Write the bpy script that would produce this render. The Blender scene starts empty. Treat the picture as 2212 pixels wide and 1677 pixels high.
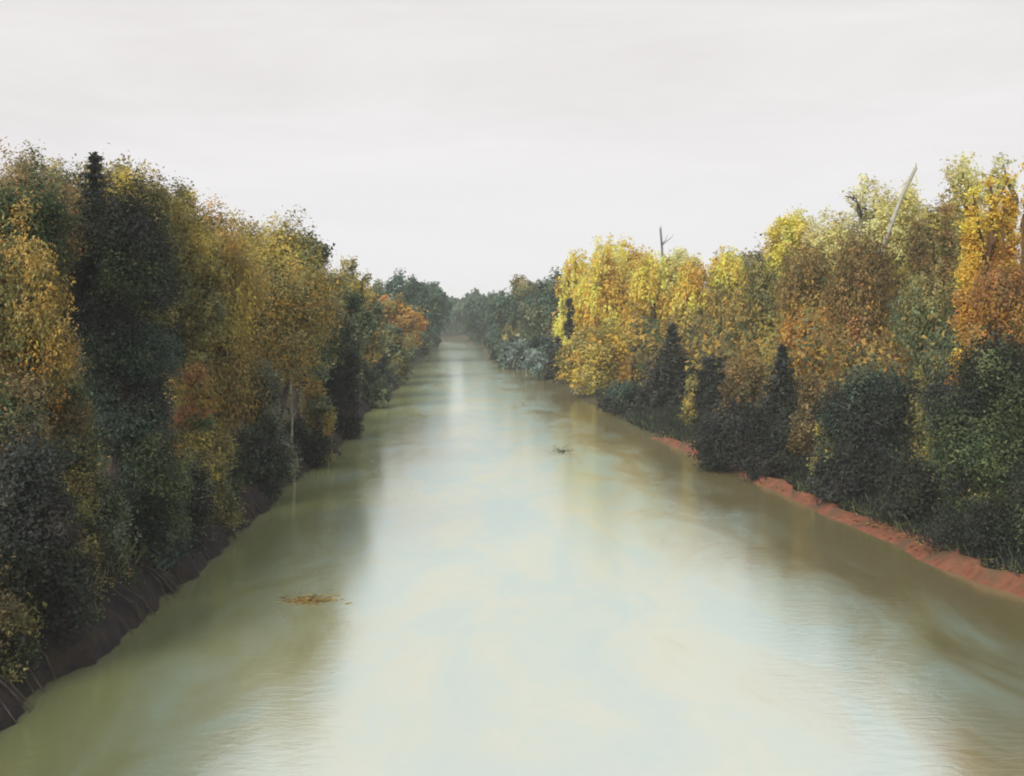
import bpy, math, random
import numpy as np

# ------------------------------------------------------------------ camera, sky, sun, exposure
sc = bpy.context.scene
col = sc.collection
EYE = 9.0                       # the viewer stands on a bridge, 9 m above the river
F = 2372.0                      # focal length in units of a 2212-wide frame
cam_d = bpy.data.cameras.new('camera')
cam = bpy.data.objects.new('camera', cam_d); col.objects.link(cam)
cam.location = (0, 0, EYE); cam.rotation_euler = (math.radians(90), 0, 0)
cam_d.sensor_width = 36; cam_d.lens = 36 * F / 2212; cam_d.shift_y = -148 / 2212
cam_d.clip_start = 0.1; cam_d.clip_end = 20000
sc.camera = cam

SUN_EL, SUN_AZ = math.radians(33), math.radians(212)   # azimuth clockwise from +Y: behind the viewer, left
world = bpy.data.worlds.new('World'); sc.world = world; world.use_nodes = True
nt = world.node_tree; nt.nodes.clear()
def N(nt, t, **kw):
    n = nt.nodes.new(t)
    for k, v in kw.items():
        if k.startswith('i_'):
            n.inputs[k[2:].replace('_', ' ')].default_value = v
        else: setattr(n, k, v)
    return n
L = nt.links.new
out = N(nt, 'ShaderNodeOutputWorld'); bg = N(nt, 'ShaderNodeBackground'); bg.inputs['Strength'].default_value = 0.1
sky = N(nt, 'ShaderNodeTexSky', sky_type='NISHITA', sun_disc=False)
sky.sun_elevation = SUN_EL; sky.sun_rotation = SUN_AZ; sky.dust_density = 4.0; sky.air_density = 1.0
tc = N(nt, 'ShaderNodeTexCoord')
mp = N(nt, 'ShaderNodeMapping'); mp.inputs['Scale'].default_value = (1.3, 1.3, 7.0)
n1 = N(nt, 'ShaderNodeTexNoise'); n1.inputs['Scale'].default_value = 1.6; n1.inputs['Detail'].default_value = 8; n1.inputs['Roughness'].default_value = 0.62; n1.inputs['Distortion'].default_value = 0.5
r1 = N(nt, 'ShaderNodeValToRGB')
r1.color_ramp.elements[0].position = 0.30; r1.color_ramp.elements[0].color = (0.79, 0.755, 0.745, 1)
r1.color_ramp.elements[1].position = 0.66; r1.color_ramp.elements[1].color = (0.91, 0.88, 0.875, 1)
sx = N(nt, 'ShaderNodeSeparateXYZ')
mr = N(nt, 'ShaderNodeMapRange'); mr.inputs['From Min'].default_value = 0.02; mr.inputs['From Max'].default_value = 0.24
mr.inputs['To Min'].default_value = 0.75; mr.inputs['To Max'].default_value = 0.0; mr.interpolation_type = 'SMOOTHSTEP'
mx0 = N(nt, 'ShaderNodeMixRGB'); mx0.inputs[2].default_value = (0.93, 0.93, 0.96, 1)
gain = N(nt, 'ShaderNodeMixRGB', blend_type='MULTIPLY'); gain.inputs[0].default_value = 1; gain.inputs[2].default_value = (10, 10, 10, 1)
mx1 = N(nt, 'ShaderNodeMixRGB'); mx1.inputs[0].default_value = 0.05
L(tc.outputs['Generated'], mp.inputs[0]); L(mp.outputs[0], n1.inputs['Vector']); L(n1.outputs[0], r1.inputs[0])
L(tc.outputs['Generated'], sx.inputs[0]); L(sx.outputs['Z'], mr.inputs['Value']); L(mr.outputs[0], mx0.inputs[0])
L(r1.outputs[0], mx0.inputs[1]); L(mx0.outputs[0], gain.inputs[1]); L(gain.outputs[0], mx1.inputs[1]); L(sky.outputs[0], mx1.inputs[2])
L(mx1.outputs[0], bg.inputs['Color']); L(bg.outputs[0], out.inputs['Surface'])

sun_d = bpy.data.lights.new('sun', 'SUN'); sun_d.energy = 3.8; sun_d.angle = math.radians(28); sun_d.color = (1.0, 0.93, 0.8)
sun = bpy.data.objects.new('sun', sun_d); col.objects.link(sun); sun.location = (-60, -60, 80)
from mathutils import Vector
sdir = Vector((math.sin(SUN_AZ) * math.cos(SUN_EL), math.cos(SUN_AZ) * math.cos(SUN_EL), math.sin(SUN_EL)))
sun.rotation_euler = (-sdir).to_track_quat('-Z', 'Y').to_euler()
vs = sc.view_settings
vs.view_transform = 'Standard'; vs.look = 'None'; vs.exposure = 0; vs.gamma = 1; vs.use_curve_mapping = False
sc.cycles.max_bounces = 6; sc.cycles.volume_bounces = 1; sc.cycles.use_denoising = True; sc.cycles.filter_width = 1.9

# ------------------------------------------------------------------ helpers
def lin(c):
    return tuple(((v / 255) / 12.92 if v / 255 <= 0.04045 else (((v / 255) + 0.055) / 1.055) ** 2.4) for v in c)
def at(px, py, d):              # a point at distance d seen at (px, py)
    return ((px - 1106) / F * d, d, EYE - (py - 690) / F * d)
def tag(o, label=None, cat=None, group=None, kind=None):
    if label: o['label'] = label
    if cat: o['category'] = cat
    if group: o['group'] = group
    if kind: o['kind'] = kind
    return o
def mesh_np(name, V, faces_n, mat, parent=None, colors=None, loc=None, idx=None, smooth=False):
    """V (n,3) in world space; faces_n verts per face in order (or idx (m,k) given)"""
    me = bpy.data.meshes.new(name)
    V = np.asarray(V, dtype=np.float32)
    if loc is not None: V = V - np.asarray(loc, dtype=np.float32)
    if idx is None: idx = np.arange(len(V)).reshape(-1, faces_n)
    idx = np.asarray(idx, dtype=np.int32); m, k = idx.shape
    me.vertices.add(len(V)); me.vertices.foreach_set('co', V.ravel())
    me.loops.add(m * k); me.loops.foreach_set('vertex_index', idx.ravel())
    me.polygons.add(m); me.polygons.foreach_set('loop_start', np.arange(0, m * k, k, dtype=np.int32))
    me.update(calc_edges=True)
    if colors is not None:
        a = me.color_attributes.new('leaf_color', 'FLOAT_COLOR', 'POINT')
        a.data.foreach_set('color', np.asarray(colors, dtype=np.float32).ravel())
    if smooth: me.polygons.foreach_set('use_smooth', np.ones(m, dtype=bool))
    me.materials.append(mat)
    o = bpy.data.objects.new(name, me); col.objects.link(o)
    if parent is not None: o.parent = parent
    elif loc is not None: o.location = loc
    return o
def empty(name, loc):
    o = bpy.data.objects.new(name, None); col.objects.link(o); o.location = loc; o.empty_display_size = 0.3
    return o

# ------------------------------------------------------------------ materials
def new_mat(name):
    m = bpy.data.materials.new(name); m.use_nodes = True; t = m.node_tree; t.nodes.clear()
    return m, t, N(t, 'ShaderNodeOutputMaterial')
def foliage_mat(name, transl=0.38, rough=0.55):
    m, t, o = new_mat(name)
    a = N(t, 'ShaderNodeAttribute'); a.attribute_name = 'leaf_color'
    g = N(t, 'ShaderNodeTexCoord'); nz = N(t, 'ShaderNodeTexNoise'); nz.inputs['Scale'].default_value = 1.7; nz.inputs['Detail'].default_value = 4
    hs = N(t, 'ShaderNodeHueSaturation')
    m1 = N(t, 'ShaderNodeMapRange'); m1.inputs['To Min'].default_value = 0.7; m1.inputs['To Max'].default_value = 1.3
    t.links.new(g.outputs['Object'], nz.inputs['Vector']); t.links.new(nz.outputs[0], m1.inputs['Value']); t.links.new(m1.outputs[0], hs.inputs['Value'])
    t.links.new(a.outputs['Color'], hs.inputs['Color'])
    p = N(t, 'ShaderNodeBsdfPrincipled'); p.inputs['Roughness'].default_value = rough; p.inputs['Specular IOR Level'].default_value = 0.25
    tr = N(t, 'ShaderNodeBsdfTranslucent'); mxs = N(t, 'ShaderNodeMixShader'); mxs.inputs[0].default_value = transl
    t.links.new(hs.outputs[0], p.inputs['Base Color']); t.links.new(hs.outputs[0], tr.inputs['Color'])
    t.links.new(p.outputs[0], mxs.inputs[1]); t.links.new(tr.outputs[0], mxs.inputs[2]); t.links.new(mxs.outputs[0], o.inputs['Surface'])
    return m
def noise_mat(name, c0, c1, scale, rough=0.9, bump=0.4, stretch=(1, 1, 1), c2=None, scale2=0.3):
    m, t, o = new_mat(name)
    g = N(t, 'ShaderNodeTexCoord'); mp = N(t, 'ShaderNodeMapping'); mp.inputs['Scale'].default_value = stretch
    nz = N(t, 'ShaderNodeTexNoise'); nz.inputs['Scale'].default_value = scale; nz.inputs['Detail'].default_value = 9; nz.inputs['Roughness'].default_value = 0.65
    r = N(t, 'ShaderNodeValToRGB'); r.color_ramp.elements[0].position = 0.32; r.color_ramp.elements[1].position = 0.68
    r.color_ramp.elements[0].color = (*c0, 1); r.color_ramp.elements[1].color = (*c1, 1)
    p = N(t, 'ShaderNodeBsdfPrincipled'); p.inputs['Roughness'].default_value = rough; p.inputs['Specular IOR Level'].default_value = 0.3
    b = N(t, 'ShaderNodeBump'); b.inputs['Strength'].default_value = bump; b.inputs['Distance'].default_value = 0.15
    t.links.new(g.outputs['Object'], mp.inputs[0]); t.links.new(mp.outputs[0], nz.inputs['Vector']); t.links.new(nz.outputs[0], r.inputs[0])
    src = r.outputs[0]
    if c2 is not None:
        n2 = N(t, 'ShaderNodeTexNoise'); n2.inputs['Scale'].default_value = scale2; n2.inputs['Detail'].default_value = 5
        r2 = N(t, 'ShaderNodeValToRGB'); r2.color_ramp.elements[0].position = 0.48; r2.color_ramp.elements[1].position = 0.62
        mx = N(t, 'ShaderNodeMixRGB'); mx.inputs[2].default_value = (*c2, 1)
        t.links.new(g.outputs['Object'], n2.inputs['Vector']); t.links.new(n2.outputs[0], r2.inputs[0]); t.links.new(r2.outputs[0], mx.inputs[0])
        t.links.new(src, mx.inputs[1]); src = mx.outputs[0]
    t.links.new(src, p.inputs['Base Color']); t.links.new(nz.outputs[0], b.inputs['Height']); t.links.new(b.outputs[0], p.inputs['Normal'])
    t.links.new(p.outputs[0], o.inputs['Surface'])
    return m
M = {
    'leaf': foliage_mat('foliage'),
    'needle': foliage_mat('dark_foliage', 0.12, 0.6),
    'bark': noise_mat('bark', (0.035, 0.028, 0.025), (0.11, 0.09, 0.075), 6, 0.95, 0.8, (1, 1, 0.25)),
    'bark_dark': noise_mat('bark_dark', (0.02, 0.016, 0.018), (0.05, 0.04, 0.04), 6, 0.95, 0.8, (1, 1, 0.25)),
    'bark_brown': noise_mat('bark_brown', (0.07, 0.04, 0.02), (0.15, 0.085, 0.04), 6, 0.95, 0.8, (1, 1, 0.25)),
    'bark_pale': noise_mat('bark_pale', (0.18, 0.17, 0.13), (0.34, 0.33, 0.26), 5, 0.9, 0.5, (1, 1, 2.5), c2=(0.12, 0.11, 0.08), scale2=3),
    'bark_grey': noise_mat('bark_grey', (0.26, 0.265, 0.22), (0.40, 0.40, 0.34), 4, 0.95, 0.5, (1, 1, 0.4)),
    'bark_slate': noise_mat('bark_slate', (0.10, 0.11, 0.14), (0.22, 0.23, 0.28), 4, 0.95, 0.5, (1, 1, 0.4)),
    'ground': noise_mat('forest_floor', (0.035, 0.032, 0.018), (0.10, 0.085, 0.04), 1.3, 0.95, 0.6, c2=(0.05, 0.055, 0.03), scale2=0.12),
    'mud': noise_mat('dark_mud', (0.010, 0.008, 0.010), (0.026, 0.019, 0.022), 2.2, 0.9, 1.0, c2=(0.03, 0.022, 0.016), scale2=1.5),
    'clay': noise_mat('red_clay', (0.14, 0.052, 0.03), (0.26, 0.10, 0.055), 2.6, 0.92, 1.0, c2=(0.12, 0.07, 0.04), scale2=0.7),
}
def water_mat():
    m, t, o = new_mat('silty_water')
    g = N(t, 'ShaderNodeTexCoord'); ln = t.links.new
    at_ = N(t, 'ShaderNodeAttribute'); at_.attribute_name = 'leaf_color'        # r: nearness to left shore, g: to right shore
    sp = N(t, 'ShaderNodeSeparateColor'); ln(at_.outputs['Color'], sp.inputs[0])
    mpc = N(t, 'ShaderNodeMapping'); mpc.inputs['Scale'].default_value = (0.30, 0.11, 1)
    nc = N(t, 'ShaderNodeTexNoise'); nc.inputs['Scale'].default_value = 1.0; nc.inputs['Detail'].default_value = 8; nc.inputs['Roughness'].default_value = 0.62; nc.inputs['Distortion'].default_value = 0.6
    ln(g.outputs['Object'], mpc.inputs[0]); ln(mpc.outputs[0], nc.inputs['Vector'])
    rc = N(t, 'ShaderNodeValToRGB'); e = rc.color_ramp.elements                  # pale silt, brightened mid-river with a painted sky reflection
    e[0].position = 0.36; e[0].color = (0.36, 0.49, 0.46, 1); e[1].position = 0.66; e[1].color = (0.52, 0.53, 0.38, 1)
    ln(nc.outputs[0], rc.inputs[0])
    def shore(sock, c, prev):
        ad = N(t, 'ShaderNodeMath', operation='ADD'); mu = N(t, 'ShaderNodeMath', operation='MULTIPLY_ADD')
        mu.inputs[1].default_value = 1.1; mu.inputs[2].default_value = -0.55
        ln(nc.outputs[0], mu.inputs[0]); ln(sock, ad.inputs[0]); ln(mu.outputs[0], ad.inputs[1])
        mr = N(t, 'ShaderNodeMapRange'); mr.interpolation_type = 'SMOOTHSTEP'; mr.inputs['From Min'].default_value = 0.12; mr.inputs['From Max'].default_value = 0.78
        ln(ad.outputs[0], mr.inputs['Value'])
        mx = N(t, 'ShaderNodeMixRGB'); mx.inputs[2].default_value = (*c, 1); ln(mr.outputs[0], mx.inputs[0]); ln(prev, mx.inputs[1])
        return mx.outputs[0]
    c = shore(sp.outputs[0], (0.22, 0.245, 0.115), rc.outputs[0])                 # dark green tree reflections painted into the left margin
    c = shore(sp.outputs[1], (0.165, 0.145, 0.07), c)                             # brown clay shallows on the right, darkened with painted tree reflections
    mp1 = N(t, 'ShaderNodeMapping'); mp1.inputs['Scale'].default_value = (1.5, 3.8, 1)
    w1 = N(t, 'ShaderNodeTexNoise'); w1.inputs['Scale'].default_value = 1.0; w1.inputs['Detail'].default_value = 7; w1.inputs['Roughness'].default_value = 0.62; w1.inputs['Distortion'].default_value = 0.8
    b1 = N(t, 'ShaderNodeBump'); b1.inputs['Strength'].default_value = 0.14; b1.inputs['Distance'].default_value = 0.05
    ln(g.outputs['Object'], mp1.inputs[0]); ln(mp1.outputs[0], w1.inputs['Vector']); ln(w1.outputs[0], b1.inputs['Height'])
    df = N(t, 'ShaderNodeBsdfDiffuse'); gl = N(t, 'ShaderNodeBsdfGlossy'); gl.inputs['Roughness'].default_value = 0.11
    gl.inputs['Color'].default_value = (0.95, 1.0, 0.99, 1)
    fr = N(t, 'ShaderNodeFresnel'); fr.inputs['IOR'].default_value = 8.0
    mxs = N(t, 'ShaderNodeMixShader')
    ln(c, df.inputs['Color']); ln(b1.outputs[0], gl.inputs['Normal'])
    ln(fr.outputs[0], mxs.inputs[0]); ln(df.outputs[0], mxs.inputs[1]); ln(gl.outputs[0], mxs.inputs[2])
    ln(mxs.outputs[0], o.inputs['Surface'])
    return m
M['water'] = water_mat()

# ------------------------------------------------------------------ river course and ground
LB = [(-60, -12.5), (24.3, -11.3), (26.7, -11.7), (31.4, -11.1), (38, -11.4), (49.6, -11.8), (59, -12.4), (79, -12.4), (112, -14.6), (142, -15.2), (267, -20), (400, -27), (440, -40), (490, -130), (560, -400), (1600, -3000)]
RB = [(-60, 17.5), (35.9, 16.7), (40, 15.6), (45.4, 15.2), (57.7, 13.9), (73.6, 12.2), (89, 9.9), (122, 7.4), (152, 5.4), (194, 2.0), (388, -12), (430, -19), (470, -32), (520, -110), (600, -330), (1600, -2700)]
def edge(P, y): return np.interp(y, [p[0] for p in P], [p[1] for p in P])
OFF = np.array([-3, -1.0, 0.0, 0.7, 1.6, 3.5, 8, 20, 60, 200, 900])
HT = np.array([-1.6, -0.7, -0.12, 0.02, 0.15, 0.6, 1.4, 2.4, 4.0, 6.0, 8.0])
def ground_z(x, y):
    l, r = edge(LB, y), edge(RB, y)
    s = max(l - x, x - r)
    return float(np.interp(s, OFF, HT))
def vnoise(x, y, s=1.0):
    return (np.sin(x * 1.3 * s + 2.1 * np.sin(y * 0.7 * s)) + np.sin(y * 1.7 * s + 1.7 * np.sin(x * 0.9 * s)) + 0.6 * np.sin((x + y) * 3.1 * s) + 0.5 * np.sin((x - 1.3 * y) * 4.3 * s)) / 3.1
ys = np.concatenate([np.arange(-60, 160, 1.0), np.arange(160, 400, 4.0), np.arange(400, 1601, 25.0)])
lo = np.array([900, 400, 200, 110, 60, 38, 26, 20, 16, 13, 10.5, 8.2, 6.6, 5.2, 4.2, 3.4, 2.6, 2.0, 1.5, 1.1, 0.8, 0.5, 0.2, 0, -0.4, -1, -3])
rows = []
for y in ys:
    l, r = float(edge(LB, y)), float(edge(RB, y))
    hw = (r - l) / 2
    xs = np.concatenate([l - np.where(lo < 0, np.maximum(lo, -hw * .8), lo), (r + np.where(lo < 0, np.maximum(lo, -hw * .8), lo))[::-1]])
    z = np.interp(np.concatenate([lo, lo[::-1]]), OFF, HT)
    nz = vnoise(xs, np.full_like(xs, y), 0.8) * 0.10 + vnoise(xs, np.full_like(xs, y), 0.15) * 0.25 * np.clip(np.concatenate([lo, lo[::-1]]) / 10, 0, 1)
    rows.append(np.stack([xs, np.full_like(xs, y), z + nz], 1))
G = np.stack(rows); nr, ncl = G.shape[:2]
ii = np.arange(nr * ncl).reshape(nr, ncl)
quads = np.stack([ii[:-1, :-1], ii[:-1, 1:], ii[1:, 1:], ii[1:, :-1]], -1).reshape(-1, 4)
tag(mesh_np('ground', G.reshape(-1, 3), 4, M['ground'], idx=quads, smooth=True), 'dark forest floor rising from the river on both banks', 'ground', kind='structure')
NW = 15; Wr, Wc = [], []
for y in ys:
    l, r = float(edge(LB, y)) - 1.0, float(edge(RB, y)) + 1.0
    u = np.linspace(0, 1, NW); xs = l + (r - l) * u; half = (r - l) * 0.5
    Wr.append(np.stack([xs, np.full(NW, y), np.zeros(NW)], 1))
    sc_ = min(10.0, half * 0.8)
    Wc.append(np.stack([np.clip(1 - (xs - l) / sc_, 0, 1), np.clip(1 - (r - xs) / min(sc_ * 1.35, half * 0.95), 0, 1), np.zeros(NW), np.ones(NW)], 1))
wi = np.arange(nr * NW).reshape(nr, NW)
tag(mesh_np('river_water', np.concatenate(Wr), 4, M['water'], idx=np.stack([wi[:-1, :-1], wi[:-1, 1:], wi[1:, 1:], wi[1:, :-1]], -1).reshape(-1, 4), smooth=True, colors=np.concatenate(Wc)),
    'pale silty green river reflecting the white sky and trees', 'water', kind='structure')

def bank(name, P, side, y0, y1, prof, mat, wob, seed, step=0.35, thin=False):
    """a ribbon of bank with real thickness: prof = [(offset inland, height)...], closed under the ground"""
    yy = np.arange(y0, y1, step); k = len(prof); rows = []
    for y in yy:
        e = float(edge(P, y)); w = 0.0
        w = wob * (math.sin(y * 0.55 + seed) + 0.7 * math.sin(y * 1.37 + 2 * seed) + 0.4 * math.sin(y * 3.3 + seed * 3))
        pts = []
        for j, (o, h) in enumerate(prof):
            jit = 0.16 * vnoise(np.array(o * 2.0 + seed), np.array(y), 1.9) + (0.02 if thin else 0.05) * math.sin(7 * y + 5 * j)
            taper = min(1, (y - y0) / 4 + 0.15, (y1 - y) / 6 + 0.1)
            if thin: jit *= 0.45; o = o * (0.62 + 0.3 * math.sin(y * 0.29 + 1.0) + 0.2 * math.sin(y * 1.1) + 0.12 * math.sin(y * 2.9 + 1)) * float(np.interp(y, [40, 60, 95], [1.15, 0.75, 0.3])) if o > 0 else o
            oo = o + (w if h > 0 or o <= 0 else 0) + jit * (1 if 0 < j < k - 1 else 0)
            hh = h * (taper if h > 0 else 1) * (1 + 0.25 * math.sin(y * (0.31 if thin else 0.8) + seed + (0 if thin else j)) * (1 if h > 0.1 else 0)) + (jit * 0.5 if h > 0 else 0)
            pts.append((e + side * oo, y, hh))
        rows.append(pts)
    V = np.array(rows); n = len(yy); I = np.arange(n * k).reshape(n, k)
    q = np.stack([I[:-1, :-1], I[:-1, 1:], I[1:, 1:], I[1:, :-1]], -1)
    if side < 0: q = q[..., ::-1]
    return mesh_np(name, V.reshape(-1, 3), 4, mat, idx=q.reshape(-1, 4), smooth=True)
tag(bank('mud_bank', LB, -1, 8, 150, [(-0.25, -0.8), (-0.2, 0.05), (0.05, 0.5), (0.45, 0.85), (1.1, 1.2), (1.8, 1.45), (2.6, 1.5), (4.2, 0.5)], M['mud'], 0.16, 1.3),
    'dark wet mud bank undercut along the left shore', 'bank', kind='structure')
tag(bank('clay_shelf', RB, 1, 10, 84, [(-0.6, -0.5), (-0.15, 0.02), (0.15, 0.14), (0.45, 0.24), (0.8, 0.33), (1.15, 0.37), (1.5, 0.33), (2.0, 0.0)], M['clay'], 0.10, 2.2, thin=True),
    'red clay shelf along the right waterline', 'bank', kind='structure')

# ------------------------------------------------------------------ foliage
K = 1.0
def pal(*rgb):
    o = []
    for c in rgb:
        v = np.array(lin(c)); y = v @ np.array([0.3, 0.59, 0.11]); k = 0.08 if y > 0.25 else 0.18; v = v * (1 - k) + y * k
        o.append(v * np.array([0.95, 1.02, 0.95]) * (0.88 if y < 0.075 else 1.3 if y < 0.25 else 1.12))
    return o
PAL = {
    'gold': pal((232, 184, 60), (216, 166, 48), (240, 196, 74), (194, 148, 52)),
    'bright': pal((248, 206, 76), (240, 194, 62), (230, 184, 70), (248, 216, 110)),
    'ochre': pal((172, 138, 58), (156, 126, 56), (144, 122, 60), (178, 136, 58), (128, 116, 56)),
    'ochre_orange': pal((184, 132, 50), (194, 142, 56), (168, 128, 52), (156, 114, 52), (176, 120, 56)),
    'orange_top': pal((232, 178, 64), (214, 156, 52), (190, 126, 48), (170, 104, 50)),
    'olive': pal((118, 108, 56), (134, 122, 66), (104, 98, 52), (146, 128, 70), (96, 98, 58)),
    'olive_brown': pal((108, 88, 48), (124, 100, 52), (98, 86, 48), (142, 108, 54)),
    'olive_yellow': pal((176, 154, 66), (150, 134, 66), (190, 166, 76), (132, 122, 62)),
    'mixed': pal((112, 104, 54), (150, 122, 54), (84, 88, 52), (186, 130, 58), (128, 116, 60), (64, 78, 54)),
    'green': pal((66, 84, 54), (78, 92, 58), (56, 74, 52), (92, 98, 58)),
    'green_grey': pal((88, 100, 78), (104, 112, 82), (72, 86, 70), (128, 132, 94)),
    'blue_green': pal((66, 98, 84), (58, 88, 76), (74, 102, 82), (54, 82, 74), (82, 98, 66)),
    'slate': pal((62, 66, 66), (52, 58, 62), (70, 72, 66), (60, 68, 60)),
    'dark': pal((54, 62, 54), (48, 54, 54), (60, 64, 52), (52, 50, 54), (66, 72, 54)),
    'plum': pal((58, 50, 56), (52, 48, 54), (64, 58, 56), (50, 56, 54)),
    'teal': pal((60, 82, 76), (70, 90, 80), (54, 72, 70), (80, 92, 72)),
    'rust': pal((150, 100, 56), (164, 108, 60), (134, 96, 54), (122, 100, 58)),
    'rust_top': pal((136, 96, 58), (120, 92, 56), (150, 116, 66), (108, 100, 58)),
    'brown': pal((118, 96, 60), (104, 84, 54), (132, 110, 68), (96, 84, 58)),
    'pale': pal((206, 198, 150), (190, 184, 134), (214, 204, 160), (176, 172, 126)),
    'pale_gold': pal((222, 206, 140), (212, 196, 120), (200, 184, 120)),
    'grey_green': pal((110, 114, 96), (96, 102, 86), (128, 130, 110), (84, 90, 76)),
    'dusty': pal((132, 118, 80), (116, 108, 74), (152, 130, 88), (160, 116, 70)),
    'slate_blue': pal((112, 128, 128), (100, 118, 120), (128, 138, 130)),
}
PXL = 0.0019
def leaf_size(d): return max(0.066, PXL * d)

def make_leaves(rng, C, Nrm, cols, npc, spread, s, hang=0.0, elong=1.5):
    """pointed leaves scattered round clump centres C (n,3); cols (n,3); returns verts (3m,3), colours (3m,4)"""
    n = len(C)
    idx = np.repeat(np.arange(n), npc); m = len(idx)
    off = rng.normal(size=(m, 3)) * spread
    if hang > 0:
        off[:, 0:2] *= 0.55; off[:, 2] = -np.abs(rng.random(m)) * hang
    P = C[idx] + off
    nm = Nrm[idx] * 0.9 + rng.normal(size=(m, 3)) * 0.5 + np.array([0, 0, 0.25])
    nm /= np.linalg.norm(nm, axis=1, keepdims=True) + 1e-9
    rv = rng.normal(size=(m, 3)); 
    if hang > 0: rv = rv * 0.35 + np.array([0, 0, -1.0])
    u = rv - nm * np.sum(rv * nm, 1, keepdims=True); u /= np.linalg.norm(u, axis=1, keepdims=True) + 1e-9
    v = np.cross(nm, u)
    sz = s * rng.uniform(0.5, 1.45, size=(m, 1))
    a, b = u * sz * elong * 0.5, v * sz * 0.5 * rng.uniform(0.7, 1.1, size=(m, 1))
    V = np.stack([P + b - a, P + a, P - b - a], 1).reshape(-1, 3)
    cc = cols[idx] * rng.uniform(0.86, 1.14, size=(m, 1)) * (1 + rng.normal(size=(m, 3)) * 0.04)
    cc = np.clip(cc, 0.004, 0.7)
    cc = np.concatenate([cc, np.ones((m, 1))], 1)
    return V, np.repeat(cc, 3, axis=0)

def tube(path, radii, sides=7):
    """tapered tube through points -> verts, quad idx"""
    path = np.asarray(path, float); n = len(path); V = []
    for i in range(n):
        tg = path[min(i + 1, n - 1)] - path[max(i - 1, 0)]; tg = tg / (np.linalg.norm(tg) + 1e-9)
        ref = np.array([1, 0, 0]) if abs(tg[0]) < 0.8 else np.array([0, 1, 0])
        a = np.cross(tg, ref); a /= np.linalg.norm(a); b = np.cross(tg, a)
        for k in range(sides):
            t = 2 * math.pi * k / sides; V.append(path[i] + (a * math.cos(t) + b * math.sin(t)) * radii[i])
    I = np.arange(n * sides).reshape(n, sides)
    q = np.stack([I[:-1], np.roll(I[:-1], -1, 1), np.roll(I[1:], -1, 1), I[1:]], -1).reshape(-1, 4)
    return np.array(V), q
def join_tubes(ts):
    V, Q, o = [], [], 0
    for v, q in ts: V.append(v); Q.append(q + o); o += len(v)
    return np.concatenate(V), np.concatenate(Q)

def limb_path(rng, p0, p1, n=6, bend=0.12):
    p0, p1 = np.array(p0, float), np.array(p1, float); ln = np.linalg.norm(p1 - p0)
    t = np.linspace(0, 1, n)[:, None]
    w = rng.normal(size=3) * bend * ln; 
    P = p0 + (p1 - p0) * t + np.sin(t * math.pi) * w + np.array([0, 0, 0.08 * ln]) * np.sin(t * math.pi)
    P[1:-1] += rng.normal(size=(n - 2, 3)) * 0.02 * ln
    return P

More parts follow.
